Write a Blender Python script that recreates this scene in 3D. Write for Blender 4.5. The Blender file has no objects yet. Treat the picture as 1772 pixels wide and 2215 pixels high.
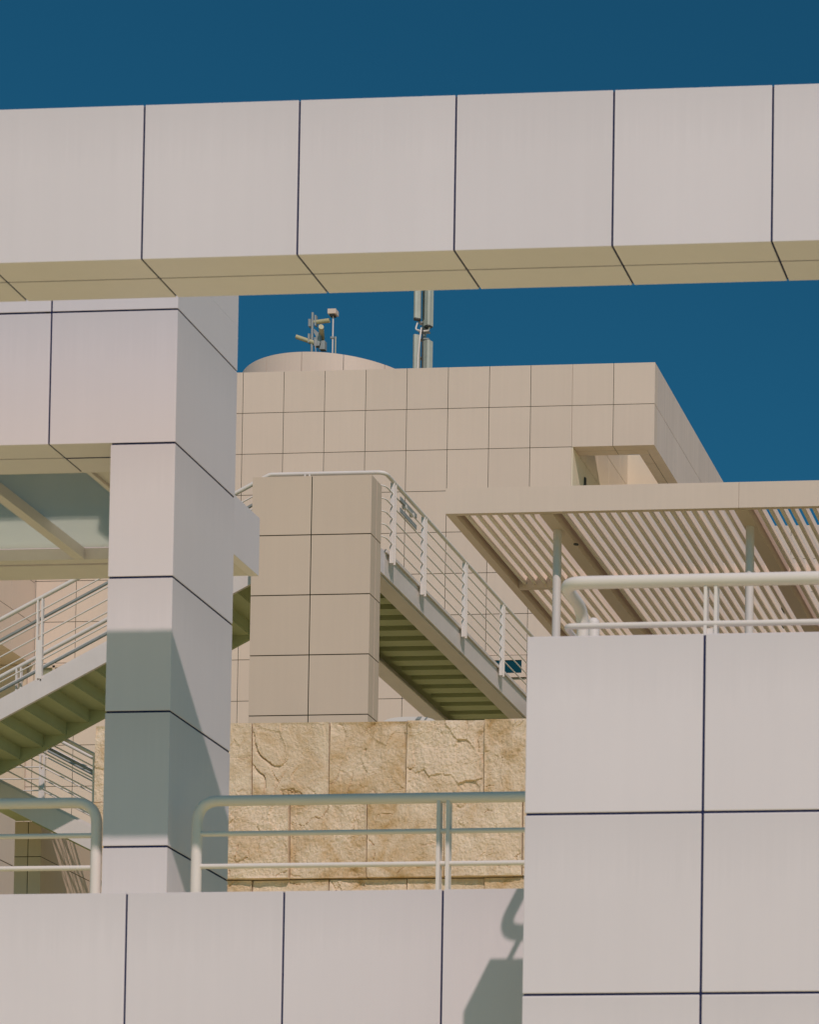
import bpy, bmesh, math, random
from mathutils import Vector, Matrix, noise

# ------------------------------------------------------------------ units
U = 0.762            # one cladding module (30 inches) in metres
EYE = 1.6            # eye height above the plaza
sc = bpy.context.scene
C = sc.collection
def W(x, y, z):      # module coordinates -> metres
    return Vector((x * U, y * U, z * U + EYE))

# ------------------------------------------------------------------ camera
yaw, pitch, roll = 0.06401475809389426, 0.0394248287576019, 0.0044211124969661605
r0 = Vector((math.cos(yaw), math.sin(yaw), 0)); f0 = Vector((-math.sin(yaw), math.cos(yaw), 0)); u0 = Vector((0, 0, 1))
fw = f0 * math.cos(pitch) + u0 * math.sin(pitch); up = -f0 * math.sin(pitch) + u0 * math.cos(pitch)
rt = r0 * math.cos(roll) + up * math.sin(roll); up2 = -r0 * math.sin(roll) + up * math.cos(roll)
cd = bpy.data.cameras.new("camera"); cam = bpy.data.objects.new("camera", cd); C.objects.link(cam)
M = Matrix((rt, up2, -fw)).transposed().to_4x4(); M.translation = Vector((0, 0, EYE)); cam.matrix_world = M
cd.sensor_fit = 'VERTICAL'; cd.sensor_height = 24.0; cd.lens = 5400 / 2215 * 24
cd.shift_x = -1583.0768 / 2215; cd.shift_y = 1907.6793 / 2215
cd.clip_end = 3000; cd.clip_start = 0.1
cd.dof.use_dof = True; cd.dof.focus_distance = 34; cd.dof.aperture_fstop = 7.0
sc.camera = cam

# ------------------------------------------------------------------ light
k, m = 1.10, 0.55                                 # sun travels (-m, 1, -k)
sd = Vector((-m, 1, -k)).normalized()
sl = bpy.data.lights.new("sun", 'SUN'); sl.energy = 2.4; sl.angle = math.radians(0.6); sl.color = (1.0, 0.83, 0.81)
so = bpy.data.objects.new("sun", sl); C.objects.link(so)
so.rotation_euler = sd.to_track_quat('-Z', 'Y').to_euler()
el = math.asin(-sd.z); azi = math.atan2(-sd.x, -sd.y)
wd = bpy.data.worlds.new("World"); sc.world = wd; wd.use_nodes = True
nt = wd.node_tree; bg = nt.nodes['Background']
sky = nt.nodes.new('ShaderNodeTexSky'); sky.sky_type = 'NISHITA'; sky.sun_disc = False
sky.sun_elevation = el; sky.sun_rotation = azi; sky.altitude = 250; sky.air_density = 1.0; sky.dust_density = 1.0; sky.ozone_density = 2.0
tint = nt.nodes.new('ShaderNodeMix'); tint.data_type = 'RGBA'; tint.blend_type = 'MULTIPLY'; tint.inputs[0].default_value = 1.0
tint.inputs[7].default_value = (0.12, 0.575, 0.665, 1)
nt.links.new(sky.outputs[0], tint.inputs[6]); nt.links.new(tint.outputs[2], bg.inputs[0]); bg.inputs[1].default_value = 0.075
sc.view_settings.view_transform = 'Standard'; sc.view_settings.look = 'None'; sc.view_settings.exposure = 0.0; sc.view_settings.gamma = 1.0

# ------------------------------------------------------------------ materials
def mat(name, col, rough=0.5, spec=0.4, var=0.04, scale=1.5, streak=0.0, bump=0.0, bscale=40, metal=0.0, cells=0.0, drip=0.0):
    """painted surface: broad mottling, optional vertical rain streaks, per-panel tone"""
    mt = bpy.data.materials.new(name); mt.use_nodes = True
    n = mt.node_tree.nodes; l = mt.node_tree.links; b = n['Principled BSDF']
    b.inputs['Roughness'].default_value = rough; b.inputs['Specular IOR Level'].default_value = spec; b.inputs['Metallic'].default_value = metal
    geo = n.new('ShaderNodeNewGeometry')
    nz = n.new('ShaderNodeTexNoise'); nz.inputs['Scale'].default_value = scale; nz.inputs['Detail'].default_value = 5
    l.new(geo.outputs['Position'], nz.inputs['Vector'])
    mr = n.new('ShaderNodeMapRange'); mr.inputs[1].default_value = 0.3; mr.inputs[2].default_value = 0.7
    mr.inputs[3].default_value = 1 - var; mr.inputs[4].default_value = 1 + var
    l.new(nz.outputs['Fac'], mr.inputs[0]); val = mr.outputs[0]
    if cells:
        ri = n.new('ShaderNodeNewGeometry')
        mc = n.new('ShaderNodeMapRange'); mc.inputs[3].default_value = 1 - cells; mc.inputs[4].default_value = 1 + cells
        l.new(ri.outputs['Random Per Island'], mc.inputs[0])
        mm = n.new('ShaderNodeMath'); mm.operation = 'MULTIPLY'; l.new(val, mm.inputs[0]); l.new(mc.outputs[0], mm.inputs[1]); val = mm.outputs[0]
    if streak:
        mp = n.new('ShaderNodeMapping'); mp.inputs['Scale'].default_value = (14, 14, 0.35)
        l.new(geo.outputs['Position'], mp.inputs['Vector'])
        n2 = n.new('ShaderNodeTexNoise'); n2.inputs['Scale'].default_value = 1.0; n2.inputs['Detail'].default_value = 6; n2.inputs['Roughness'].default_value = 0.65
        l.new(mp.outputs[0], n2.inputs['Vector'])
        m2 = n.new('ShaderNodeMapRange'); m2.inputs[1].default_value = 0.35; m2.inputs[2].default_value = 0.75
        m2.inputs[3].default_value = 1 + streak * .4; m2.inputs[4].default_value = 1 - streak
        l.new(n2.outputs['Fac'], m2.inputs[0])
        mm = n.new('ShaderNodeMath'); mm.operation = 'MULTIPLY'; l.new(val, mm.inputs[0]); l.new(m2.outputs[0], mm.inputs[1]); val = mm.outputs[0]
    if drip:      # grime washed down from the top edge of every panel row
        sx = n.new('ShaderNodeSeparateXYZ'); l.new(geo.outputs['Position'], sx.inputs[0])
        a1 = n.new('ShaderNodeMath'); a1.operation = 'MULTIPLY_ADD'; a1.inputs[1].default_value = -1 / U; a1.inputs[2].default_value = EYE / U + 20.684
        l.new(sx.outputs['Z'], a1.inputs[0])
        a2 = n.new('ShaderNodeMath'); a2.operation = 'FRACT'; l.new(a1.outputs[0], a2.inputs[0])
        mp = n.new('ShaderNodeMapping'); mp.inputs['Scale'].default_value = (30, 30, 0.5); l.new(geo.outputs['Position'], mp.inputs['Vector'])
        n3 = n.new('ShaderNodeTexNoise'); n3.inputs['Scale'].default_value = 1.0; n3.inputs['Detail'].default_value = 5; n3.inputs['Roughness'].default_value = 0.7; l.new(mp.outputs[0], n3.inputs['Vector'])
        le = n.new('ShaderNodeMath'); le.operation = 'MULTIPLY'; le.inputs[1].default_value = 0.75; l.new(n3.outputs['Fac'], le.inputs[0])
        mk = n.new('ShaderNodeMapRange'); mk.inputs[1].default_value = 0.0; mk.inputs[3].default_value = 1.0; mk.inputs[4].default_value = 0.0
        l.new(a2.outputs[0], mk.inputs[0]); l.new(le.outputs[0], mk.inputs[2])
        d2 = n.new('ShaderNodeMapRange'); d2.inputs[1].default_value = 0.0; d2.inputs[2].default_value = 1.0; d2.inputs[3].default_value = 1.0; d2.inputs[4].default_value = 1 - drip; l.new(mk.outputs[0], d2.inputs[0])
        mm = n.new('ShaderNodeMath'); mm.operation = 'MULTIPLY'; l.new(val, mm.inputs[0]); l.new(d2.outputs[0], mm.inputs[1]); val = mm.outputs[0]
    mx = n.new('ShaderNodeVectorMath'); mx.operation = 'SCALE'; mx.inputs[0].default_value = col[:3]
    l.new(val, mx.inputs['Scale']); l.new(mx.outputs[0], b.inputs['Base Color'])
    if bump:
        nb = n.new('ShaderNodeTexNoise'); nb.inputs['Scale'].default_value = bscale; nb.inputs['Detail'].default_value = 4
        l.new(geo.outputs['Position'], nb.inputs['Vector'])
        bp = n.new('ShaderNodeBump'); bp.inputs['Strength'].default_value = bump; bp.inputs['Distance'].default_value = 0.004
        l.new(nb.outputs['Fac'], bp.inputs['Height']); l.new(bp.outputs[0], b.inputs['Normal'])
    return mt
WHITE = mat('white_enamel', (0.735, 0.667, 0.672), rough=0.36, spec=0.4, var=0.025, scale=0.9, streak=0.016, bump=0.25, bscale=1.3, cells=0.018, drip=0.075)
TAN = mat('tan_enamel', (0.70, 0.567, 0.458), rough=0.5, spec=0.3, var=0.022, scale=0.7, streak=0.025, bump=0.1, bscale=1.5, cells=0.03)
TANP = mat('tan_pillar_enamel', (0.63, 0.50, 0.385), rough=0.5, spec=0.3, var=0.02, scale=1.0, streak=0.02, cells=0.015)
TANS = mat('streaked_tan_enamel', (0.70, 0.58, 0.50), rough=0.5, spec=0.3, var=0.03, scale=0.5, streak=0.09, cells=0.02)
CREAMW = mat('bounce_offset_tan', (0.76, 0.655, 0.49), rough=0.5, spec=0.3, var=0.015, scale=0.7, cells=0.015)  # tan wall made paler and yellower to offset pink bounce in the recess
RAIL = mat('white_rail_paint', (0.76, 0.69, 0.63), rough=0.45, spec=0.25, var=0.02, scale=6)
STEEL = mat('white_steel_paint', (0.68, 0.61, 0.57), rough=0.4, spec=0.4, var=0.03, scale=3, streak=0.03)
UNDER = mat('shade_toned_steel', (0.42, 0.44, 0.255), rough=0.6, spec=0.2, var=0.05, scale=3)  # olive tone of the shaded undersides put into the steel's colour
JOINT = mat('joint_shadow_gap', (0.022, 0.027, 0.075), rough=0.9, spec=0.05, var=0.1)
JOINT2 = mat('joint_brown_gap', (0.035, 0.034, 0.02), rough=0.9, spec=0.05, var=0.1)
GREYM = mat('grey_galvanised', (0.30, 0.32, 0.31), rough=0.5, spec=0.4, var=0.08, scale=12)
DARKM = mat('dark_fitting', (0.05, 0.055, 0.05), rough=0.5, spec=0.3, var=0.1)
CREAM = mat('cream_plastic', (0.50, 0.45, 0.26), rough=0.5, spec=0.4, var=0.05, scale=8)
PALEG = mat('pale_green_grey_plastic', (0.40, 0.42, 0.35), rough=0.5, spec=0.4, var=0.07, scale=5, streak=0.25)
DECK = mat('shaded_terrace_paving', (0.20, 0.175, 0.09), rough=0.9, spec=0.1, var=0.06, scale=0.8)  # paving darkened in colour so less bounce reaches the slat undersides
SLAT = mat('pale_slat_paint', (0.87, 0.775, 0.65), rough=0.5, spec=0.3, var=0.03, scale=2, streak=0.02, cells=0.03)
GROUND = mat('travertine_paving', (0.88, 0.80, 0.42), rough=0.9, spec=0.1, var=0.06, scale=0.8)
def glass(name, col, rough, tr=0.0):
    mt = mat(name, col, rough=rough, spec=0.6, var=0.02, scale=1.0)
    b = mt.node_tree.nodes['Principled BSDF']; b.inputs['Transmission Weight'].default_value = tr; b.inputs['IOR'].default_value = 1.2 if tr else 1.5
    return mt
def frosted():
    mt = bpy.data.materials.new('frosted_glass'); mt.use_nodes = True; n = mt.node_tree.nodes; l = mt.node_tree.links
    out = n['Material Output']; n.remove(n['Principled BSDF'])
    tr = n.new('ShaderNodeBsdfTransparent'); tr.inputs[0].default_value = (0.86, 0.93, 0.88, 1)
    tl = n.new('ShaderNodeBsdfTranslucent'); tl.inputs[0].default_value = (0.92, 0.93, 0.82, 1)
    df = n.new('ShaderNodeBsdfDiffuse'); df.inputs[0].default_value = (0.5, 0.52, 0.44, 1)
    m1 = n.new('ShaderNodeMixShader'); m1.inputs[0].default_value = 0.30; l.new(tl.outputs[0], m1.inputs[1]); l.new(df.outputs[0], m1.inputs[2])
    m2 = n.new('ShaderNodeMixShader'); m2.inputs[0].default_value = 0.74; l.new(tr.outputs[0], m2.inputs[1]); l.new(m1.outputs[0], m2.inputs[2])
    l.new(m2.outputs[0], out.inputs['Surface']); return mt
FROST = frosted()
TEAL = glass('dark_teal_glass', (0.006, 0.045, 0.06), 0.06)

def stone_mat():
    mt = bpy.data.materials.new('split_travertine'); mt.use_nodes = True
    n = mt.node_tree.nodes; l = mt.node_tree.links; b = n['Principled BSDF']
    b.inputs['Roughness'].default_value = 0.92; b.inputs['Specular IOR Level'].default_value = 0.1
    g = n.new('ShaderNodeNewGeometry')
    # every block has its own tone and its own amount of ochre staining
    off = n.new('ShaderNodeVectorMath'); off.operation = 'SCALE'; off.inputs[0].default_value = (91, 37, 53)
    l.new(g.outputs['Random Per Island'], off.inputs['Scale'])
    ad = n.new('ShaderNodeVectorMath'); l.new(g.outputs['Position'], ad.inputs[0]); l.new(off.outputs[0], ad.inputs[1])
    n1 = n.new('ShaderNodeTexNoise'); n1.inputs['Scale'].default_value = 2.3; n1.inputs['Detail'].default_value = 8; n1.inputs['Roughness'].default_value = 0.62; n1.inputs['Distortion'].default_value = 0.9
    l.new(ad.outputs[0], n1.inputs['Vector'])
    cr = n.new('ShaderNodeValToRGB'); e = cr.color_ramp.elements
    e[0].position = 0.30; e[0].color = (0.52, 0.32, 0.13, 1); e[1].position = 0.72; e[1].color = (0.88, 0.70, 0.51, 1)
    x = e.new(0.44); x.color = (0.69, 0.49, 0.29, 1); x = e.new(0.55); x.color = (0.79, 0.605, 0.42, 1)
    sh = n.new('ShaderNodeMath'); sh.operation = 'MULTIPLY_ADD'; sh.inputs[1].default_value = 0.16; sh.inputs[2].default_value = -0.045
    l.new(g.outputs['Random Per Island'], sh.inputs[0])
    s2 = n.new('ShaderNodeMath'); l.new(n1.outputs['Fac'], s2.inputs[0]); l.new(sh.outputs[0], s2.inputs[1]); l.new(s2.outputs[0], cr.inputs[0])
    # pits
    n2 = n.new('ShaderNodeTexNoise'); n2.inputs['Scale'].default_value = 26; n2.inputs['Detail'].default_value = 6; n2.inputs['Roughness'].default_value = 0.7
    l.new(ad.outputs[0], n2.inputs['Vector'])
    mr = n.new('ShaderNodeMapRange'); mr.inputs[1].default_value = 0.28; mr.inputs[2].default_value = 0.42; mr.inputs[3].default_value = 0.72; mr.inputs[4].default_value = 1.0
    l.new(n2.outputs['Fac'], mr.inputs[0])
    vm = n.new('ShaderNodeVectorMath'); vm.operation = 'SCALE'; l.new(cr.outputs[0], vm.inputs[0]); l.new(mr.outputs[0], vm.inputs['Scale'])
    l.new(vm.outputs[0], b.inputs['Base Color'])
    n3 = n.new('ShaderNodeTexNoise'); n3.inputs['Scale'].default_value = 34; n3.inputs['Detail'].default_value = 9; n3.inputs['Roughness'].default_value = 0.7; n3.inputs['Distortion'].default_value = 0.6
    l.new(ad.outputs[0], n3.inputs['Vector'])
    bp = n.new('ShaderNodeBump'); bp.inputs['Strength'].default_value = 0.7; bp.inputs['Distance'].default_value = 0.03
    l.new(n3.outputs['Fac'], bp.inputs['Height']); l.new(bp.outputs[0], b.inputs['Normal'])
    return mt
STONE = stone_mat()

# ------------------------------------------------------------------ helpers
class MB:
    """collects shapes in module coordinates, links them as ONE mesh"""
    def __init__(s): s.v = []; s.f = []; s.sm = []
    def box(s, x0, x1, y0, y1, z0, z1, bev=0.0):
        if bev <= 0:
            i = len(s.v)
            s.v += [W(x, y, z) for x in (x0, x1) for y in (y0, y1) for z in (z0, z1)]
            for q in ((0, 1, 3, 2), (4, 6, 7, 5), (0, 4, 5, 1), (2, 3, 7, 6), (0, 2, 6, 4), (1, 5, 7, 3)):
                s.f.append([i + a for a in q]); s.sm.append(False)
            return s
        bm = bmesh.new()
        vs = [bm.verts.new((x, y, z)) for x in (x0, x1) for y in (y0, y1) for z in (z0, z1)]
        for q in ((0, 1, 3, 2), (4, 6, 7, 5), (0, 4, 5, 1), (2, 3, 7, 6), (0, 2, 6, 4), (1, 5, 7, 3)): bm.faces.new([vs[a] for a in q])
        bmesh.ops.bevel(bm, geom=bm.edges[:], offset=bev, segments=2, profile=0.6, affect='EDGES')
        i = len(s.v); bm.verts.index_update()
        s.v += [W(*v.co) for v in bm.verts]
        for fa in bm.faces: s.f.append([i + v.index for v in fa.verts]); s.sm.append(False)
        bm.free(); return s
    def prism(s, pts, axis, a0, a1):
        """polygon pts extruded along axis ('x': pts are (y,z); 'y': pts are (x,z); 'z': pts are (x,y))"""
        i = len(s.v); n = len(pts)
        for a in (a0, a1):
            for p, q in pts:
                s.v.append(W(a, p, q) if axis == 'x' else W(p, a, q) if axis == 'y' else W(p, q, a))
        s.f.append([i + j for j in range(n)]); s.f.append([i + n + j for j in reversed(range(n))]); s.sm += [False, False]
        for j in range(n):
            s.f.append([i + j, i + (j + 1) % n, i + n + (j + 1) % n, i + n + j]); s.sm.append(False)
        return s
    def tube(s, path, r, seg=16, cap=True, closed=False):
        P = [Vector(p) for p in path]; n = len(P); rings = []
        prev = None
        for j, p in enumerate(P):
            t = (P[min(j + 1, n - 1)] - P[max(j - 1, 0)]).normalized()
            if prev is None:
                a = Vector((0, 0, 1)) if abs(t.z) < 0.9 else Vector((1, 0, 0)); nx = t.cross(a).normalized()
            else:
                nx = (prev - t * prev.dot(t)).normalized()
            prev = nx; ny = t.cross(nx); rr = r[j] if isinstance(r, (list, tuple)) else r
            i = len(s.v)
            for q in range(seg):
                a = 2 * math.pi * q / seg
                s.v.append(W(*(p + nx * rr * math.cos(a) + ny * rr * math.sin(a))))
            rings.append(i)
        for a, b in zip(rings, rings[1:]):
            for q in range(seg):
                s.f.append([a + q, a + (q + 1) % seg, b + (q + 1) % seg, b + q]); s.sm.append(True)
        if cap:
            for rg in (rings[0], rings[-1]):       # caps get their own vertices so the tube shades cleanly
                i = len(s.v); s.v += [s.v[rg + q].copy() for q in range(seg)]
                s.f.append([i + q for q in range(seg)]); s.sm.append(False)
        return s
    def build(s, name, material, parent=None, origin=None):
        me = bpy.data.meshes.new(name); me.from_pydata([tuple(v) for v in s.v], [], s.f)
        me.polygons.foreach_set('use_smooth', s.sm)
        bm = bmesh.new(); bm.from_mesh(me); bmesh.ops.recalc_face_normals(bm, faces=bm.faces); bm.to_mesh(me); bm.free()
        me.materials.append(material); o = bpy.data.objects.new(name, me); C.objects.link(o)
        if parent is not None: attach(o, parent)
        return o
def attach(o, parent):
    o.parent = parent; o.matrix_parent_inverse = Matrix.Identity(4)
    w = Vector((0, 0, 0)); p = parent
    while p is not None: w += p.location; p = p.parent
    o.location = -w
def thing(name, label, cat, at, group=None):
    o = bpy.data.objects.new(name, None); C.objects.link(o); o.location = W(*at); o.empty_display_size = 0.3
    o['label'] = label; o['category'] = cat
    if group: o['group'] = group
    return o
def tag(o, label, cat, group=None):
    o['label'] = label; o['category'] = cat
    if group: o['group'] = group
    return o
def struct(o): o['kind'] = 'structure'; return o
G = 0.013
def clad(mb, core, xs, ys, zs, gap=G, inset=0.007, bev=0.003, xopen=False):
    """solid panels on a grid with open joints between them, over a recessed dark core"""
    nx, ny, nz = len(xs) - 1, len(ys) - 1, len(zs) - 1
    for i in range(nx):
        for j in range(ny):
            for q in range(nz):
                if 0 < i < nx - 1 and 0 < j < ny - 1 and 0 < q < nz - 1: continue
                a = [xs[i] + (gap / 2 if i else 0), xs[i + 1] - (gap / 2 if i < nx - 1 else 0),
                     ys[j] + (gap / 2 if j else 0), ys[j + 1] - (gap / 2 if j < ny - 1 else 0),
                     zs[q] + (gap / 2 if q else 0), zs[q + 1] - (gap / 2 if q < nz - 1 else 0)]
                mb.box(*a, bev=bev)
    core.box(xs[0] + inset, xs[-1] - inset, ys[0] + inset, ys[-1] - inset, zs[0] + inset, zs[-1] - inset)
def rng(a, b, st=1.0):
    out = [a]; x = a
    while x + st < b - 1e-6: x += st; out.append(x)
    out.append(b); return out
def arc(c, r, a0, a1, ax, ay, n=8):
    """points of an arc round c in the plane of unit vectors ax, ay"""
    c = Vector(c); ax = Vector(ax); ay = Vector(ay)
    return [c + ax * r * math.cos(a0 + (a1 - a0) * i / n) + ay * r * math.sin(a0 + (a1 - a0) * i / n) for i in range(n + 1)]
def fillet(pts, r, n=7):
    """polyline with rounded corners"""
    P = [Vector(p) for p in pts]; out = [P[0]]
    for a, b, c in zip(P, P[1:], P[2:]):
        d1 = (a - b).normalized(); d2 = (c - b).normalized(); ang = d1.angle(d2)
        t = min(r / math.tan(ang / 2), (a - b).length * .49, (c - b).length * .49)
        p, q = b + d1 * t, b + d2 * t
        for i in range(n + 1):
            s = i / n; out.append(p * (1 - s) ** 2 + b * 2 * s * (1 - s) + q * s * s)
    out.append(P[-1]); return out

# ================================================================== GROUND
g = MB(); g.box(-400, 400, -300, 500, -2.3, -2.1); struct(g.build('ground', GROUND))
t = MB(); t.box(-24, 14, 15.18, 30.3, 3.05, 3.25); struct(t.build('terrace_floor', GROUND))

# ================================================================== MAIN BEAM
random.seed(3)
b = thing('overhead_beam', 'long white panelled beam crossing the top of the view against the blue sky', 'beam', (-6, 15.17, 7.695))
mb, co = MB(), MB()
xs = [-13.27 + i for i in range(0, 19)]
clad(mb, co, xs, [14.92, 15.17, 15.42], [7.695, 8.682])
mb.build('cladding', WHITE, b); co.build('joint_core', JOINT, b)
for X in (4.2,):   # far support of the beam, beyond the right of the view
    p = MB(); q = MB(); clad(p, q, [X, X + 0.5], [14.93, 15.41], [-2.1 + i * 0.979 for i in range(0, 11)][:-1] + [7.69]); 
    o = p.build('column', WHITE, b); q.build('joint_core', JOINT, o)

# ================================================================== PORTAL FRAME (column + second beam + glass canopy)
b = thing('portal_frame', 'white panelled square column with a beam running left from its head', 'column', (-8.53, 18.1, -2.1))
p, q = MB(), MB()
clad(p, q, [-8.775, -8.285], [17.59, 18.62], [-2.1] + [-1.31 + i for i in range(0, 9)] + [7.682], gap=0.016)
q.box(-8.768, -8.292, 17.597, 18.613, 7.6, 7.8)
o = p.build('column', WHITE, b); q.build('joint_core', JOINT, o)
p, q = MB(), MB()
clad(p, q, [-16.26 + i for i in range(0, 7)] + [-9.254], [17.59, 17.84, 18.1], [7.698, 8.69, 9.04], gap=0.015)
for z0, z1 in ((7.698, 8.683), (8.698, 9.04)):     # corner panel that turns into the head of the column
    p.prism([(-9.239, 17.59), (-8.285, 17.59), (-8.285, 18.62), (-8.775, 18.62), (-8.775, 18.1), (-9.239, 18.1)], 'z', z0, z1)
q.box(-9.3, -8.292, 17.597, 18.093, 7.705, 9.03); q.box(-8.768, -8.2925, 17.5975, 18.613, 7.706, 9.029)
p.box(-8.775, -8.285, 17.59, 18.62, 9.041, 9.9)
q.box(-9.239, -8.78, 17.835, 17.845, 7.695, 7.699)
o = p.build('beam', WHITE, b); q.build('joint_core', JOINT, o)

cn = thing('canopy', 'frosted glass canopy held in white bars behind the square column', 'canopy', (-12, 19, 7.69))
p = MB(); p.box(-16.2, -9.30, 18.16, 19.80, 7.79, 7.815); p.build('glass_pane', FROST, cn)
p = MB(); p.box(-9.26, -8.87, 18.16, 19.80, 7.79, 7.815); p.box(-9.30, -9.262, 18.13, 19.80, 7.765, 7.80); p.build('end_panel', STEEL, cn)
for X in (-15.97, -14.01, -12.05, -10.08):
    p = MB(); p.box(X - 0.09, X, 18.13, 19.8, 7.69, 7.785, bev=0.003); p.build('cross_bar', STEEL, cn)
p = MB(); p.box(-16.2, -8.785, 18.104, 18.16, 7.72, 7.83); p.build('front_ledge', STEEL, cn)
p = MB(); p.box(-16.2, -8.872, 19.803, 19.895, 7.69, 7.785, bev=0.003); p.build('rear_bar', STEEL, cn)
p = MB(); p.box(-16.2, -8.872, 19.93, 20.24, 7.69, 8.18, bev=0.004); p.build('rear_beam', STEEL, cn)
p = MB(); p.box(-8.868, -8.785, 18.625, 20.24, 7.685, 8.18, bev=0.003); p.build('side_beam', WHITE, cn)

# ================================================================== LOWER PARAPET AND RIGHT BLOCK
b = thing('parapet_wall', 'low white panelled wall running along the bottom left of the view', 'wall', (-7, 15.0, -2.1))
p, q = MB(), MB()
clad(p, q, [-16.27 + i for i in range(0, 19)], [14.9, 15.16], [-2.1, -1.31, -0.316, 0.684, 1.684, 2.684, 3.684], gap=0.013)
p.build('cladding', WHITE, b); q.build('joint_core', JOINT, b)
b = thing('parapet_block', 'tall white panelled parapet block filling the lower right corner', 'wall', (0, 13.4, -2.1))
p, q = MB(), MB()
clad(p, q, [-4.252, -3.263] + [-3.263 + 0.998 * i for i in range(1, 8)], [13.3, 13.60], [-2.1, -1.28, -0.28, 0.72, 1.705, 2.702, 3.698, 4.684], gap=0.013, bev=0.006)
p.build('cladding', WHITE, b); q.build('joint_core', JOINT, b)
p = MB(); p.box(-4.2, 3.6, 13.605, 14.895, 3.30, 3.5); p.build('balcony_floor', GROUND, b)

# ------------------------------------------------ block railing
b = thing('railing', 'thick white tube railing with a bent end on top of the tall right parapet block', 'railing', (-2, 13.43, 4.684))
YR = 13.43
sY = YR / 13.55
zt = 5.072 * sY; zl = 4.826 * sY; xe = -4.135 * sY
path = [(3.5, YR, zt + .012), (xe, YR, zt), (xe, YR + 0.40, zt - 0.012), (xe, YR + 0.42, 4.3)]
MB().tube(fillet(path, 0.125, 10), 0.0355, 24).build('top_rail', RAIL, b)
MB().tube(fillet([(3.5, YR, zl), (xe + 0.02, YR, zl), (xe + 0.02, YR + 0.55, zl), (xe + 0.02, YR + 0.55, 4.4)], 0.05, 8), 0.0165, 18).build('lower_rail', RAIL, b)
MB().tube([(xe, YR + .62, 4.3), (xe, YR + .62, 5.02), (xe, YR + .62, 5.035), (xe, YR + .62, 5.047), (xe, YR + .62, 5.052)], [0.033, 0.033, 0.030, 0.018, 0.004], 20).build('end_post', RAIL, b)
for X in (-3.32, -3.262, -1.32, -1.262, 0.68, 0.738):
    MB().box(X * sY - 0.009, X * sY + 0.009, YR - 0.012, YR + 0.045, 4.69, zt - 0.02, bev=0.003).build('post', RAIL, b)
for X in (-3.292, -1.292, 0.708):
    MB().box(X * sY - 0.019, X * sY + 0.019, YR + 0.0, YR + 0.03, 4.69, 4.76, bev=0.003).build('foot_plate', RAIL, b)

# ------------------------------------------------ walkway railings
def walk_rail(lab, xa, xb, bend, posts):
    b = thing('railing', lab, 'railing', ((xa + xb) / 2, 17.68, 3.25), 'walkway railings either side of the square column')
    Y = 17.68; z = 5.045
    if bend == 'r': pa = [(xa, Y, z), (xb, Y, z), (xb, Y, 3.26)]
    else: pa = [(xb, Y, z), (xa, Y, z), (xa, Y, 3.26)]
    MB().tube(fillet(pa, 0.17, 10), 0.0385, 24).build('top_rail', RAIL, b)
    for zz in (4.80, 4.56, 4.31, 4.07, 3.83):
        MB().tube([(xa + (0.02 if bend == 'l' else 0), Y, zz), (xb - (0.02 if bend == 'r' else 0), Y, zz)], 0.0185, 14).build('bar', RAIL, b)
    for X in posts:
        MB().box(X - 0.013, X + 0.013, Y - 0.03, Y + 0.03, 3.26, z - 0.02, bev=0.003).build('post', RAIL, b)
walk_rail('white tube railing with a rounded corner left of the square column', -14.6, -8.865, 'r', (-13.3, -13.24, -11.3, -11.24))
walk_rail('white tube railing with a rounded corner in front of the rough stone wall', -8.105, 4.0, 'l', (-6.285, -6.215, -4.2, -4.13, -2.1, -2.03, 0, .07))

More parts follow.
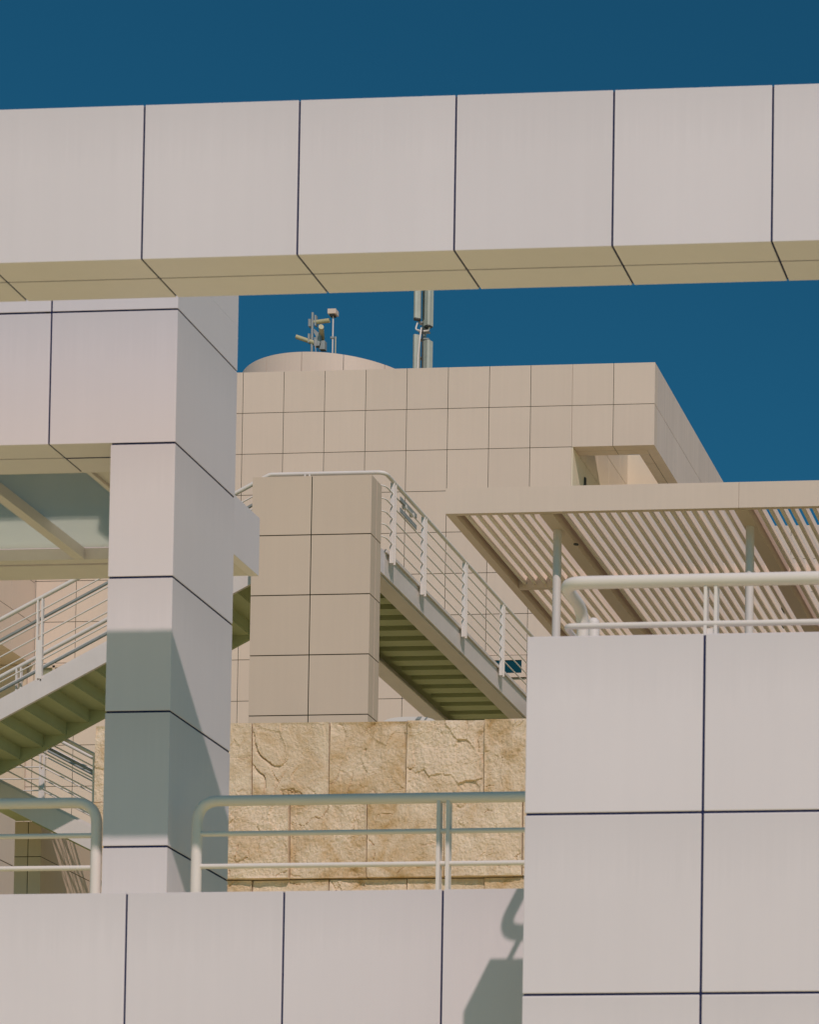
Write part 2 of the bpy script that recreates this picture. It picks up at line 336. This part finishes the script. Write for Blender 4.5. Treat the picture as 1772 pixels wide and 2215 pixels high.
# ================================================================== STONE WALL
def stone_wall():
    random.seed(11)
    b = thing('stone_wall', 'rough split-face honey travertine block wall behind the railing', 'wall', (-11, 30.6, -2.1))
    V, F = [], []
    rows = [9.68, 8.69, 7.69, 6.70, 5.70, 4.70, 3.70, 2.7]
    xl = -15.335
    for ri, (zt, zb) in enumerate(zip(rows, rows[1:])):
        st = -13.26 + (0.5 if ri % 2 else 0)
        js = [xl] + [x for x in [st - 4 + i for i in range(14)] if x > xl + 0.12 and x < -4.5] + [-4.4]
        for x0, x1 in zip(js, js[1:]):
            seed = Vector((random.uniform(-50, 50), random.uniform(-50, 50), random.uniform(-50, 50)))
            dep = random.uniform(0.0, 0.035); rough = random.uniform(0.55, 1.35); ta = random.uniform(0, 6.28)
            if ri == 2: dep = 0.07 + random.uniform(0, 0.03)
            ft = [random.uniform(-.04, .04) for _ in range(2)]
            dens = 74 if ri < 3 else 12
            nx = max(6, int((x1 - x0) * dens)); nz = int((zt - zb) * dens); i0 = len(V)
            g = 0.008
            for j in range(nz + 1):
                for i in range(nx + 1):
                    u_, v_ = i / nx, j / nz
                    x = x0 + g + (x1 - x0 - 2 * g) * u_; z = zb + g + (zt - zb - 2 * g) * v_
                    P = Vector((x, 0, z)) + seed
                    wv = noise.noise_vector(P * 1.3) * 0.5
                    h = noise.fractal(P * 2.1 + wv, 0.9, 2.1, 3) * 0.022 * rough
                    # chipped ledges: terraces running in one direction
                    s = (x * math.cos(ta) + z * math.sin(ta)) * 2.3 + noise.noise(P * 1.7) * 1.6 + noise.noise(P * 5) * 0.35
                    led = (s - math.floor(s)); msk = max(0, noise.noise(P * 1.1 + Vector((7, 7, 7))) * 2.0 - 0.1)
                    h += (max(0, led - 0.75) * 4) ** 2 * -0.045 * min(1, msk)
                    # broken facets, two sizes, with sharp little steps between them
                    for fs, fa in ((3.2, 0.085), (9.5, 0.055)):
                        Q = P * fs + noise.noise_vector(P * fs * .9) * 0.45; Q.z *= 0.75; Q.y *= .3
                        p0 = noise.voronoi(Q)[1][0]; tv = noise.noise_vector(p0 * 5.37 + Vector((4, 1, 8)))
                        h += ((Q - p0).x * tv.x + (Q - p0).z * tv.z) * fa / fs * 1.3 * rough + tv.y * 0.035 / fs * rough
                    h += noise.fractal(P * 24, 0.6, 2.2, 4) * 0.006 * rough
                    rd = abs(noise.noise(P * 1.5 + wv * .6 + Vector((3, 9, 1))) + noise.noise(P * 6) * .16 + noise.noise(P * 17) * .05)      # winding cracks
                    gate = max(0, min(1, noise.noise(P * 1.9 + Vector((20, 1, 5))) * 5 - 0.6))
                    h -= max(0, 1 - rd / 0.014) * 0.026 * gate
                    # edges dressed back a little
                    ed = min(u_ * (x1 - x0), (1 - u_) * (x1 - x0), v_ * 1.0, (1 - v_) * 1.0)
                    e = min(1, ed / 0.03)
                    if i == 0 and x0 == xl: x += 0.03 * noise.noise(Vector((3, ri * 2.1, z * 3.3))) + 0.018 * noise.noise(Vector((8, 1, z * 17))) + 0.02   # ragged free end
                    y = 30.4 + dep + (0.03 - h) * (0.25 + 0.75 * e) + 0.02 * (1 - e) + ft[0] * (u_ - .5) + ft[1] * (v_ - .5)
                    V.append(W(x, y, z))
            for j in range(nz):
                for i in range(nx):
                    a = i0 + j * (nx + 1) + i; F.append((a, a + 1, a + nx + 2, a + nx + 1))
            # sides back to the bed, so each block is solid
            bi = len(V)
            ring = [i0 + i for i in range(nx + 1)] + [i0 + j * (nx + 1) + nx for j in range(1, nz + 1)] + \
                   [i0 + nz * (nx + 1) + i for i in range(nx - 1, -1, -1)] + [i0 + j * (nx + 1) for j in range(nz - 1, 0, -1)]
            for r_ in ring:
                c = V[r_].copy(); wob = 0
                c.y = (30.4 + 0.75) * U; V.append(c)
            n = len(ring)
            for r_ in range(n): F.append((ring[r_], ring[(r_ + 1) % n], bi + (r_ + 1) % n, bi + r_))
            F.append(tuple(bi + r_ for r_ in range(n)))
    me = bpy.data.meshes.new('blocks'); me.from_pydata([tuple(v) for v in V], [], F); me.materials.append(STONE)
    bm = bmesh.new(); bm.from_mesh(me); bmesh.ops.recalc_face_normals(bm, faces=bm.faces); bm.to_mesh(me); bm.free()
    o = bpy.data.objects.new('stone_blocks', me); C.objects.link(o); attach(o, b)
    c = MB(); c.box(xl + 0.03, -4.42, 30.62, 31.1, -2.1, 9.64); c.build('backing', JOINT2, b)
stone_wall()

# ================================================================== PILLAR
b = thing('pillar', 'narrow tan panelled slab pillar two panels wide in front of the tan building', 'pillar', (-16.28, 39.72, -2.1))
p, q = MB(), MB()
clad(p, q, [-17.279, -16.276, -15.27], [39.5, 39.73, 39.95], [-2.1] + [-1.327 + i for i in range(0, 18)] + [16.655], gap=0.016)
p.build('cladding', TANP, b); q.build('joint_core', JOINT2, b)

# ================================================================== STAIRS
def slope_rail(parent, name, pts, bars, r_top=0.034, r_bar=0.0125, rad=0.2):
    """top rail over a polyline with parallel bars below it; returns the railing part"""
    MB_ = MB().tube(fillet(pts, rad, 7), r_top, 16); o = MB_.build(name, RAIL, parent)
    for d in bars:
        MB().tube(fillet([(x, y, z - d) for x, y, z in pts], rad, 7), r_bar, 8).build('bar', RAIL, o)
    return o
def twin_post(o, x, y, zb, zt, along='x', plate=0.5):
    mb = MB()
    if along == 'x':
        mb.box(x - 0.052, x - 0.026, y - 0.03, y + 0.03, zb, zt, bev=0.003); mb.box(x + 0.026, x + 0.052, y - 0.03, y + 0.03, zb, zt, bev=0.003)
        mb.box(x - 0.0255, x + 0.0255, y - 0.022, y - 0.006, zb + .05, zb + (zt - zb) * plate)
    else:
        mb.box(x - 0.04, x + 0.035, y - 0.052, y - 0.032, zb, zt, bev=0.003); mb.box(x - 0.04, x + 0.035, y + 0.032, y + 0.052, zb, zt, bev=0.003)
        mb.box(x - 0.008, x + 0.008, y - 0.0315, y + 0.0315, zb + .05, zb + (zt - zb) * plate)
    mb.build('post', RAIL, o)
BARS = (0.212, 0.425, 0.640, 0.855, 1.070)

def flight(b, xa, za, xb, zb_, y0, y1, thick, stepx, mat_s=STEEL):
    """straight flight along X: two stringers, folded steel treads between them"""
    s = (zb_ - za) / (xb - xa)
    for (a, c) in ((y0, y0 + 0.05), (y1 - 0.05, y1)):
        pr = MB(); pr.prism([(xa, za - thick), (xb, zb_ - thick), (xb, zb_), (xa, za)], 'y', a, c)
        pr.build('stringer', mat_s if a == y0 else UNDER, b)  # far stringer: same paint as the near one, coloured as if in shade
        pr = MB(); pr.prism([(xa, za + 0.001), (xb, zb_ + 0.001), (xb, zb_ + 0.05), (xa, za + 0.05)], 'y', a + (0.03 if a == y0 else -0.03), c + (0.03 if a == y0 else -0.03))
        pr.build('kick_plate', mat_s, b)
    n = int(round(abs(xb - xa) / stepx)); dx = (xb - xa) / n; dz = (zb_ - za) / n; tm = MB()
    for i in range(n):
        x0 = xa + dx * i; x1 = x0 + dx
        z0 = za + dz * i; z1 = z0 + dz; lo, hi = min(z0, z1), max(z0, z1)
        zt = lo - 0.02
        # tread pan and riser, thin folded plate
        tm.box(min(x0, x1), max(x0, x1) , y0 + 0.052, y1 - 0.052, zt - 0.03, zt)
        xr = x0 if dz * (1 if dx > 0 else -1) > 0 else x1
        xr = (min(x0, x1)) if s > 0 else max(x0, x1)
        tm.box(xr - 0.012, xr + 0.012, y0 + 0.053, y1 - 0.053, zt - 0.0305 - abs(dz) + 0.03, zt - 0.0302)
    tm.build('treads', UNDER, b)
    return s

# ---- flight A, rising from lower left to the landing behind the pillar
A = thing('staircase', 'white steel staircase rising left to right to the landing behind the tan pillar', 'staircase', (-20, 40.8, 11.9))
sA = 0.521; za = lambda x: 13.154 + sA * (x + 21.739)
XA0 = -23.05; XA1 = -16.96
flight(A, XA0, za(XA0), XA1, za(XA1), 39.96, 41.61, 0.325, 0.402)
for Y, pl in ((39.99, -1), (41.58, 1)):
    top = lambda x: 14.542 + 0.515 * (x + 21.771)
    pts = [(-23.3, Y, top(-23.3)), (-17.3, Y, 16.86)] if pl > 0 else [(-23.3, Y, top(-23.3)), (-17.2, Y, 16.895), (-15.95, Y, 16.895)]
    o = slope_rail(A, 'railing', pts, BARS)
    for X in ([-21.1, -19.0, -17.35] if pl < 0 else [-22.3, -20.17 - .0, -18.2]):
        twin_post(o, X, Y, za(X) - 0.02, top(X) - 0.02)
    if pl < 0: twin_post(o, -16.55, Y, 15.66, 16.88)
for Y in (40.08, 41.49):
    hp = [(-23.2, Y, top(-23.2) - 0.30), (-17.3, Y, top(-17.3) - 0.30)]
    MB().tube(hp, 0.024, 12).build('handrail', GREYM, A)
p = MB(); p.box(-16.955, -15.66, 39.965, 41.6, 15.55, 15.64); p.build('landing_deck', UNDER, A)

# ---- the half landing and flight C, falling to the right under flight A
Cc = thing('staircase', 'shaded green-grey lower staircase falling to the right under the rising one', 'staircase', (-21.5, 42.5, 9.5))
zc = lambda x: 12.285 - 0.493 * (x + 22.657)
XC0, XC1 = -22.92, -17.6
flight(Cc, XC0, zc(XC0), XC1, zc(XC1), 41.72, 43.35, 0.40, 0.402)
p = MB(); p.box(-25.6, -22.93, 39.96, 43.35, 12.05, 12.36, bev=0.01); p.build('landing', UNDER, Cc)
tc = lambda x: 12.994 - 0.52 * (x + 21.462)
for Y, xs_ in ((41.76, (-20.97, -19.0)), (43.31, (-22.75, -20.6, -18.4))):
    X0 = -22.75
    o = slope_rail(Cc, 'railing', [(-25.4, Y, tc(X0)), (X0, Y, tc(X0)), (XC1, Y, tc(XC1))], (0.212, 0.425, 0.640, 0.855, 1.07), rad=0.15)
    for X in xs_: twin_post(o, X, Y, zc(X) - 0.02, tc(X) - 0.02)
for Y in (41.86, 43.21):
    MB().tube([(-22.6, Y, tc(-22.6) - .3), (XC1, Y, tc(XC1) - .3)], 0.024, 12).build('handrail', GREYM, Cc)

# ================================================================== WALKWAY BRIDGE
B = thing('footbridge', 'white steel footbridge running back from the tan pillar with cross joists seen from below', 'footbridge', (-16.2, 48, 15.26))
YB0, YB1 = 39.97, 56.95
p = MB(); p.box(-15.36, -15.32, 40.25, YB1, 15.263, 15.645, bev=0.003); p.build('stringer', STEEL, B)
p = MB(); p.box(-15.36, -15.318, YB0, 40.235, 15.26, 15.66, bev=0.004); p.build('end_plate', WHITE, B)
p = MB(); p.box(-15.42, -15.28, 40.25, YB1, 15.648, 15.70); p.build('kerb', STEEL, B)
p = MB(); p.box(-15.66, -15.365, YB0, YB1, 15.235, 15.262, bev=0.002); p.build('flange', STEEL, B)
p = MB(); p.box(-17.3, -16.97, 41.65, YB1, 15.235, 15.262, bev=0.002); p.build('flange', STEEL, B)
p = MB(); p.box(-17.3, -17.26, 41.65, YB1, 15.263, 15.645, bev=0.003); p.build('stringer', STEEL, B)
p = MB(); p.box(-17.255, -15.365, YB0, YB1, 15.58, 15.62); p.build('deck', UNDER, B)
Y = 41.2
while Y < YB1 - .4:
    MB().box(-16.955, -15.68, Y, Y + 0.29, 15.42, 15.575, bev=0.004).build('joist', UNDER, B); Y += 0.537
XR = -15.235
def brail(X, r):
    pts = [(-16.55, 40.0, 16.895), (X, 40.0, 16.895), (X, YB1 - .1, 16.895)]
    if X < -16: pts = [(X, 41.7, 16.895), (X, YB1 - .1, 16.895)]
    return pts
o = slope_rail(B, 'railing', [(-15.951, 39.99, 16.895), (XR, 39.99, 16.895), (XR, YB1 - .1, 16.893)], BARS, rad=0.13)
for Y in (40.40, 41.87, 44.0, 46.15, 48.27, 50.4, 52.5, 54.6): twin_post(o, XR, Y, 15.5, 16.87, 'y')
o = slope_rail(B, 'railing', [(-17.22, 41.7, 16.893), (-17.22, YB1 - .1, 16.893)], BARS)
for Y in (42.0, 44.0, 46.15, 48.27, 50.4, 52.5, 54.6): twin_post(o, -17.22, Y, 15.6, 16.87, 'y')
sg = MB()
sg.box(XR + .03, XR + .045, 40.60, 41.38, 16.665, 16.735); sg.box(XR + .03, XR + .045, 40.60, 41.38, 16.468, 16.545)
sgo = sg.build('bracket_plate', GREYM, B)
cl = MB()
for Y in (40.87, 41.22):
    cl.tube([(XR - .02, Y, 16.66), (XR + .05, Y, 16.66)], 0.04, 12)
cl.tube([(XR + .02, 40.87, 16.66), (XR + .02, 41.22, 16.66)], 0.026, 12)
cl.build('clamp', RAIL, sgo)

# ================================================================== TOWER BUILDING
T = thing('building', 'large tan square-panelled building with an open corner frame, behind everything else', 'building', (-24, 60, -2.1))
zs = [26.576 - 0.991 * i for i in range(0, 21)][::-1]
zs = [-2.1] + zs
p, q = MB(), MB()
xl = [-34.2 + i * 0.99915 for i in range(0, 18)]; xl = [-17.225 - 0.9985 * i for i in range(0, 18)][::-1]
clad(p, q, xl, [57.0, 61.5], zs, gap=0.013)
o = p.build('main_wall', TAN, T); q.build('joint_core', JOINT2, o)
# overhanging volume at the left, whose side faces the stairs
p, q = MB(), MB()
clad(p, q, [-34.2, -33.2, -32.2, -31.21, -30.22], [48.93, 49.93, 50.93, 51.93, 52.93, 53.93, 54.93, 55.93, 56.99], [19.594 + i * 0.991 for i in range(0, 8)], gap=0.013)
o = p.build('overhang', TAN, T); q.build('joint_core', JOINT2, o)
# roof-edge frame at the right corner, open to the sky
za_, zb_, zc_ = 24.594, 25.585, 26.576
p, q = MB(), MB()
clad(p, q, [-17.225 + .008, -16.231, -15.242], [57.0, 57.26], [za_, zb_, zc_], gap=0.013)
clad(p, q, [-17.225 + .008, -16.231, -15.492], [57.272, 57.52], [za_, zb_, zc_], gap=0.013)
o = p.build('corner_frame', TAN, T); q.build('joint_core', JOINT2, o)
p, q = MB(), MB()
ys = [57.262, 58.06, 59.1, 60.14] + [61.18 + 1.02 * i for i in range(11)]
for i in range(len(ys) - 1):
    a, c = ys[i], ys[i + 1]
    for z0, z1 in ((za_, zb_), (zb_, zc_)):
        p.box(-15.486, -15.242, a + 0.001, c - 0.003, z0 + (.006 if z0 > za_ else 0), z1 - (.006 if z0 == za_ else 0), bev=0.002)
ys = [57.524] + ys[1:]
for i in range(len(ys) - 1):
    a, c = ys[i], ys[i + 1]
    p.box(-15.73, -15.499, a + 0.001, c - 0.011, za_, zb_ - .006, bev=0.002); p.box(-15.73, -15.499, a + 0.001, c - 0.011, zb_ + .006, zc_, bev=0.002)
q.box(-15.722, -15.249, 57.3, 71.9, za_ + .008, zc_ - .008)
o = p.build('corner_frame', TANS, T); o['label'] = 'streaked side of the corner frame'; q.build('joint_core', JOINT2, o)
p, q = MB(), MB()
clad(p, q, [-17.222, -17.19], [57.01, 57.30 + .76, 59.06, 60.06, 61.06, 61.745], zs, gap=0.013, inset=0.012)
o = p.build('recess_side_wall', CREAMW, T); q.build('joint_core', JOINT2, o)
p, q = MB(), MB()
clad(p, q, [-17.2, -15.735], [61.75, 63.5], [-2.1, 20, 26.4]); o = p.build('recess_back_wall', CREAMW, T); q.build('joint_core', JOINT2, o)
MB().box(-17.188, -17.15, 57.93, 58.02, 23.95, 24.25, bev=.004).build('wall_lamp', DARKM, T)
p = MB(); p.box(-34, -17.35, 57.2, 65, 24.0, 24.3); p.build('roof', GROUND, T)
# drum-shaped roof room
cx_, cy_, R_ = -24.40, 60.82, 2.35
dr, cr_ = MB(), MB(); bounds = [-114.6, -90.2, -65.9, -41.3, -16.5, 8, 32.5, 57, 81.5, 106, 130.5, 155, 179.5, 204, 221, 245.4]
for a0, a1 in zip(bounds, bounds[1:]):
    ga = 0.16; n = 10
    pts = [(cx_ + R_ * math.cos(math.radians(a0 + ga + (a1 - a0 - 2 * ga) * i / n)), cy_ + R_ * math.sin(math.radians(a0 + ga + (a1 - a0 - 2 * ga) * i / n))) for i in range(n + 1)]
    inn = [(cx_ + (x - cx_) * .97, cy_ + (y - cy_) * .97) for x, y in pts[::-1]]
    dr.prism(pts + inn, 'z', 24.3, 27.74)
n = 64
cr_.prism([(cx_ + R_ * .968 * math.cos(2 * math.pi * i / n), cy_ + R_ * .968 * math.sin(2 * math.pi * i / n)) for i in range(n)], 'z', 24.3, 27.68)
o = dr.build('rooftop_drum', TAN, T); cr_.build('joint_core', JOINT2, o)
# window low in the wall, behind the footbridge rail
p = MB()
x0, x1, z0, z1 = -19.235, -18.235, 19.10, 19.62
p.box(x0, x1, 56.955, 57.003, z1 - .11, z1); p.box(x0, x1, 56.955, 57.003, z0, z0 + .1); p.box(x0, x0 + .09, 56.957, 57.003, z0 + .1, z1 - .11); p.box(x1 - .1, x1, 56.957, 57.003, z0 + .1, z1 - .11)
wi = p.build('window', TAN, T)
MB().box(x0 + .09, x1 - .1, 56.975, 56.997, z0 + .1, z1 - .11).build('glass', TEAL, wi)
MB().box(x0 - .01, x1 + .01, 56.985, 57.003, z0 - .016, z0 - .002).build('sill_joint', JOINT2, wi)
p = MB(); p.box(-34.0, -30.35, 56.93, 56.985, 15.5, 19.58); o = p.build('recess_wall', TANP, T)
# glazed screen under the overhang
ws = MB(); ws.box(-30.05, -29.98, 56.90, 56.99, 18.6, 19.55); ws.box(-29.70, -29.64, 56.90, 56.99, 18.6, 19.55); ws.box(-30.05, -29.2, 56.90, 56.99, 19.5, 19.57)
wo = ws.build('window', TANP, T); MB().box(-30.04, -29.25, 56.95, 56.985, 18.6, 19.52).build('glass', FROST, wo)

# right-hand wing further back, seen between the louvres
b = thing('building', 'distant tan wall seen between the slats of the pergola', 'building', (-8, 68, -2.1))
p, q = MB(), MB()
clad(p, q, [-22.1 + i for i in range(0, 24)], [72, 78], [-2.1] + [19.55 + i for i in range(0, 10)]); p.build('wall', TAN, b); q.build('joint_core', JOINT2, b)

# ================================================================== ROOFTOP MASTS
def cyl(path, r, name, mt, par, seg=14): return MB().tube(path, r, seg).build(name, mt, par)
b = thing('antenna_mast', 'thin grey mast with cream tube antennas standing on the curved roof drum', 'antenna', (-24.0, 58.6, 27.3))
Ym = 58.75; s_ = Ym / 58.5
def am(x, z, y=0): q = (Ym + y) / 58.5; return (x * q, Ym + y, z * q)
cyl([am(-24.178, 26.9), am(-24.165, 28.72)], 0.030, 'mast', GREYM, b)
cyl([am(-24.117, 28.475), am(-23.74, 28.515)], 0.052, 'tube_antenna', CREAM, b)
cyl([am(-23.945, 28.365, -.25), am(-23.915, 28.07, 0.25)], 0.062, 'tube_antenna', CREAM, b)
cyl([am(-24.56, 28.13), am(-23.93, 27.90)], 0.052, 'tube_antenna', CREAM, b)
o = MB(); o.box(-24.35, -24.29, Ym - .06, Ym + .06, 28.48, 28.66); o.box(-24.20, -24.16, Ym - .05, Ym + .05, 28.50, 28.76); o.box(-24.36, -24.31, Ym - .05, Ym + .05, 28.08, 28.30)
o.box(-24.20, -24.05, Ym - .07, Ym + .05, 27.98, 28.2, bev=.01); o.box(-24.07, -23.93, Ym - .05, Ym + .09, 27.90, 28.12, bev=.01)
o.prism([(-24.21, 28.42), (-24.05, 28.28), (-24.03, 28.10), (-24.10, 28.13), (-24.21, 28.32)], 'y', Ym - .05, Ym + .03)
o.build('bracket', GREYM, b)
cyl(fillet([am(-24.08, 28.05, -.08), am(-24.08, 27.85, -.08), am(-24.05, 27.6, -.05)], .1), 0.008, 'cable', STEEL, b, 6)
cyl(fillet([am(-23.95, 27.98, -.08), am(-24.0, 27.82, -.08), am(-24.02, 27.6, -.05)], .1), 0.008, 'cable', DARKM, b, 6)
b = thing('sensor_mast', 'slim pole carrying a small box, right of the tube antenna mast', 'antenna', (-23.75, 58.7, 27.3))
cyl([am(-23.652, 26.9), am(-23.648, 28.65)], 0.018, 'mast', STEEL, b)
MB().box(-23.86, -23.65, Ym - .09, Ym + .1, 28.77, 28.89, bev=.008).build('sensor_box', TAN, b)
MB().box(-23.82, -23.70, Ym - .07, Ym + .07, 28.73, 28.768).build('sensor_base', DARKM, b)
MB().box(-23.80, -23.71, Ym - .03, Ym + .03, 28.18, 28.22).build('clamp', GREYM, b)
b = thing('whip_antenna', 'short thin pale whip aerial right beside the sensor pole', 'antenna', (-23.7, 58.9, 27.3))
cyl([(-23.76, 58.95, 27.0), (-23.76, 58.95, 28.32)], 0.020, 'whip', PALEG, b)

b = thing('cell_antenna', 'tall stacked grey-green panel antennas on a pole above the building roof', 'antenna', (-21.2, 58.3, 24.3))
Yc = 58.3
cyl([(-21.29, Yc, 24.3), (-21.29, Yc, 30.9)], 0.045, 'pole', GREYM, b)
def panel(x, y, z0, z1, w, d, rz):
    mb = MB(); c, s = math.cos(rz), math.sin(rz)
    prof = [(-w / 2, d / 2), (-w / 2, -d * .25), (-w * .36, -d / 2), (w * .36, -d / 2), (w / 2, -d * .25), (w / 2, d / 2)]
    mb.prism([(x + a * c - e * s, y + a * s + e * c) for a, e in prof], 'z', z0, z1)
    o = mb.build('antenna_panel', PALEG, b)
    e = MB(); e.prism([(x + a * .9 * c - e2 * .9 * s, y + a * .9 * s + e2 * .9 * c) for a, e2 in prof], 'z', z0 - .03, z0 - .001); e.build('end_cap', DARKM, o)
for z0, z1 in ((28.20, 30.9), (25.2, 27.93)):
    panel(-21.43, Yc - .12, z0 + .14, z1, 0.17, 0.13, 0.45)
    panel(-21.16, Yc - .12, z0 - .05, z1 - (0.15 if z0 < 28 else 0), 0.19, 0.15, -0.5)
    panel(-21.31, Yc + .16, z0 + .05, z1, 0.16, 0.12, 3.1)
for z in (28.05, 28.27, 27.86, 27.4, 29.6):
    MB().box(-21.42, -21.16, Yc - .07, Yc + .06, z, z + .03).build('bracket', GREYM, b)
MB().tube(fillet([(-21.43, Yc - .1, 28.25), (-21.47, Yc - .12, 28.08), (-21.29, Yc - .14, 28.02), (-21.14, Yc - .12, 28.05), (-21.10, Yc - .1, 28.3)], .06), 0.02, 8).build('cable', RAIL, b)
MB().tube(fillet([(-21.31, Yc - .16, 28.1), (-21.33, Yc - .2, 27.8), (-21.37, Yc - .18, 27.4), (-21.39, Yc - .18, 26.6)], .1), 0.02, 8).build('cable', RAIL, b)
MB().tube([(-21.28, Yc - .15, 28.1), (-21.28, Yc - .15, 24.6)], 0.018, 8).build('cable', DARKM, b)
MB().tube([(-21.24, Yc - .15, 30.9), (-21.24, Yc - .15, 28.3)], 0.016, 8).build('cable', DARKM, b)

# ================================================================== PERGOLA
class SMB(MB):
    """the pergola is measured at 42 modules and stands at 48"""
    S = 48 / 42
    def box(s, *a, bev=0.0): return MB.box(s, *[v * s.S for v in a], bev=bev)
    def prism(s, pts, axis, a0, a1): return MB.prism(s, [(p * s.S, q * s.S) for p, q in pts], axis, a0 * s.S, a1 * s.S)
    def tube(s, path, r, seg=16, cap=True, closed=False): return MB.tube(s, [Vector(p) * s.S for p in path], r * s.S, seg)
P = thing('pergola', 'tan pergola with long parallel overhead slats on round white columns', 'pergola', (-9, 53, 15.65))
ZB = 16.985
p = SMB(); p.box(-14.915, -9.733, 42.0, 42.10, ZB, 17.437, bev=.003); p.box(-9.728, -2.5, 42.0, 42.10, ZB, 17.437, bev=.003); p.build('fascia', TAN, P)
p = SMB(); p.box(-14.915, -14.76, 42.102, 49.7, ZB, 17.437, bev=.003); p.build('edge_beam', TAN, P)
for Y in (45.60, 49.2):
    p = SMB(); p.box(-14.757, -2.5, Y, Y + 0.10, ZB, 17.40, bev=.003); p.build('cross_beam', TAN, P)
bx = (-13.27, -9.83, -6.38, -2.95)
for X in bx:
    p = SMB(); p.box(X, X + 0.235, 42.103, 45.597, ZB - 0.012, 17.42, bev=.003); p.box(X, X + 0.235, 45.703, 49.197, ZB - 0.012, 17.42, bev=.003)
    p.build('beam', TAN, P)
for Y0, Y1 in ((42.104, 45.598), (45.703, 49.197)):
    p = SMB(); X = -14.66
    while X < -2.6:
        if not any(a - 0.05 < X < a + 0.25 for a in bx):
            p.prism([(X, ZB + 0.07), (X + 0.055, ZB + 0.07), (X - 0.005, ZB + 0.36), (X - 0.045, ZB + 0.36)], 'y', Y0, Y1)
        X += 0.1925
    p.build('slats', SLAT, P)
for X in (-13.172, -9.715, -6.26, -2.83):
    SMB().tube([(X, 42.83, 13.7), (X, 42.83, ZB - .013)], 0.075, 24).build('column', STEEL, P)
SMB().tube([(-13.02, 43.45, ZB - .028), (-13.02, 43.45, ZB - .012)], 0.045, 14).build('downlight', DARKM, P)
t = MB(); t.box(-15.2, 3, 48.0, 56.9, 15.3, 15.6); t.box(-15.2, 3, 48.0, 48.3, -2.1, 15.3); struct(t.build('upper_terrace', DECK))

# ================================================================== LEFT BACKGROUND WALLS
b = thing('wall', 'sunlit tan panelled wall at the left edge below the stairs', 'wall', (-20, 34, -2.1))
p, q = MB(), MB()
clad(p, q, [-20.3, -19.31], [31.6, 32.6, 33.6, 34.6, 35.99], [-2.1, 7.3, 8.31, 9.314, 10.02]); p.build('cladding', TAN, b); q.build('joint_core', JOINT2, b)
b = thing('pier', 'shaded tan pier under the stair landing beside the rough stone wall end', 'pillar', (-23.3, 45, -2.1))
p, q = MB(), MB()
clad(p, q, [-23.55, -23.017, -22.774], [43.36, 44.36, 45.36, 46.36, 47.36, 48.36], [-2.1, 8.446, 9.431, 10.417, 11.402, 12.045]); p.build('cladding', TANP, b); q.build('joint_core', JOINT2, b)

# pale curved roof just above the stone wall
b = thing('cart_roof', 'pale rounded roof edge with two grey slots peeping over the stone wall', 'vehicle roof', (-13.3, 36.5, 11.2))
mb = MB(); n = 24; prof = []
for i in range(n + 1):
    a = math.pi * i / n; prof.append((-13.28 - 0.46 * math.copysign(abs(math.cos(a)) ** .7, math.cos(a)), 11.27 + 0.232 * math.sin(a) ** .6))
mb.prism(prof, 'y', 36.0, 37.0); mb.build('roof_shell', RAIL, b)
s2 = MB(); s2.prism([(-13.19, 11.455), (-13.12, 11.455), (-13.09, 11.498), (-13.15, 11.498)], 'y', 35.99, 36.01); s2.prism([(-13.05, 11.455), (-13.03, 11.455), (-13.0, 11.49), (-13.02, 11.49)], 'y', 35.99, 36.01)
s2.build('slots', GREYM, b)
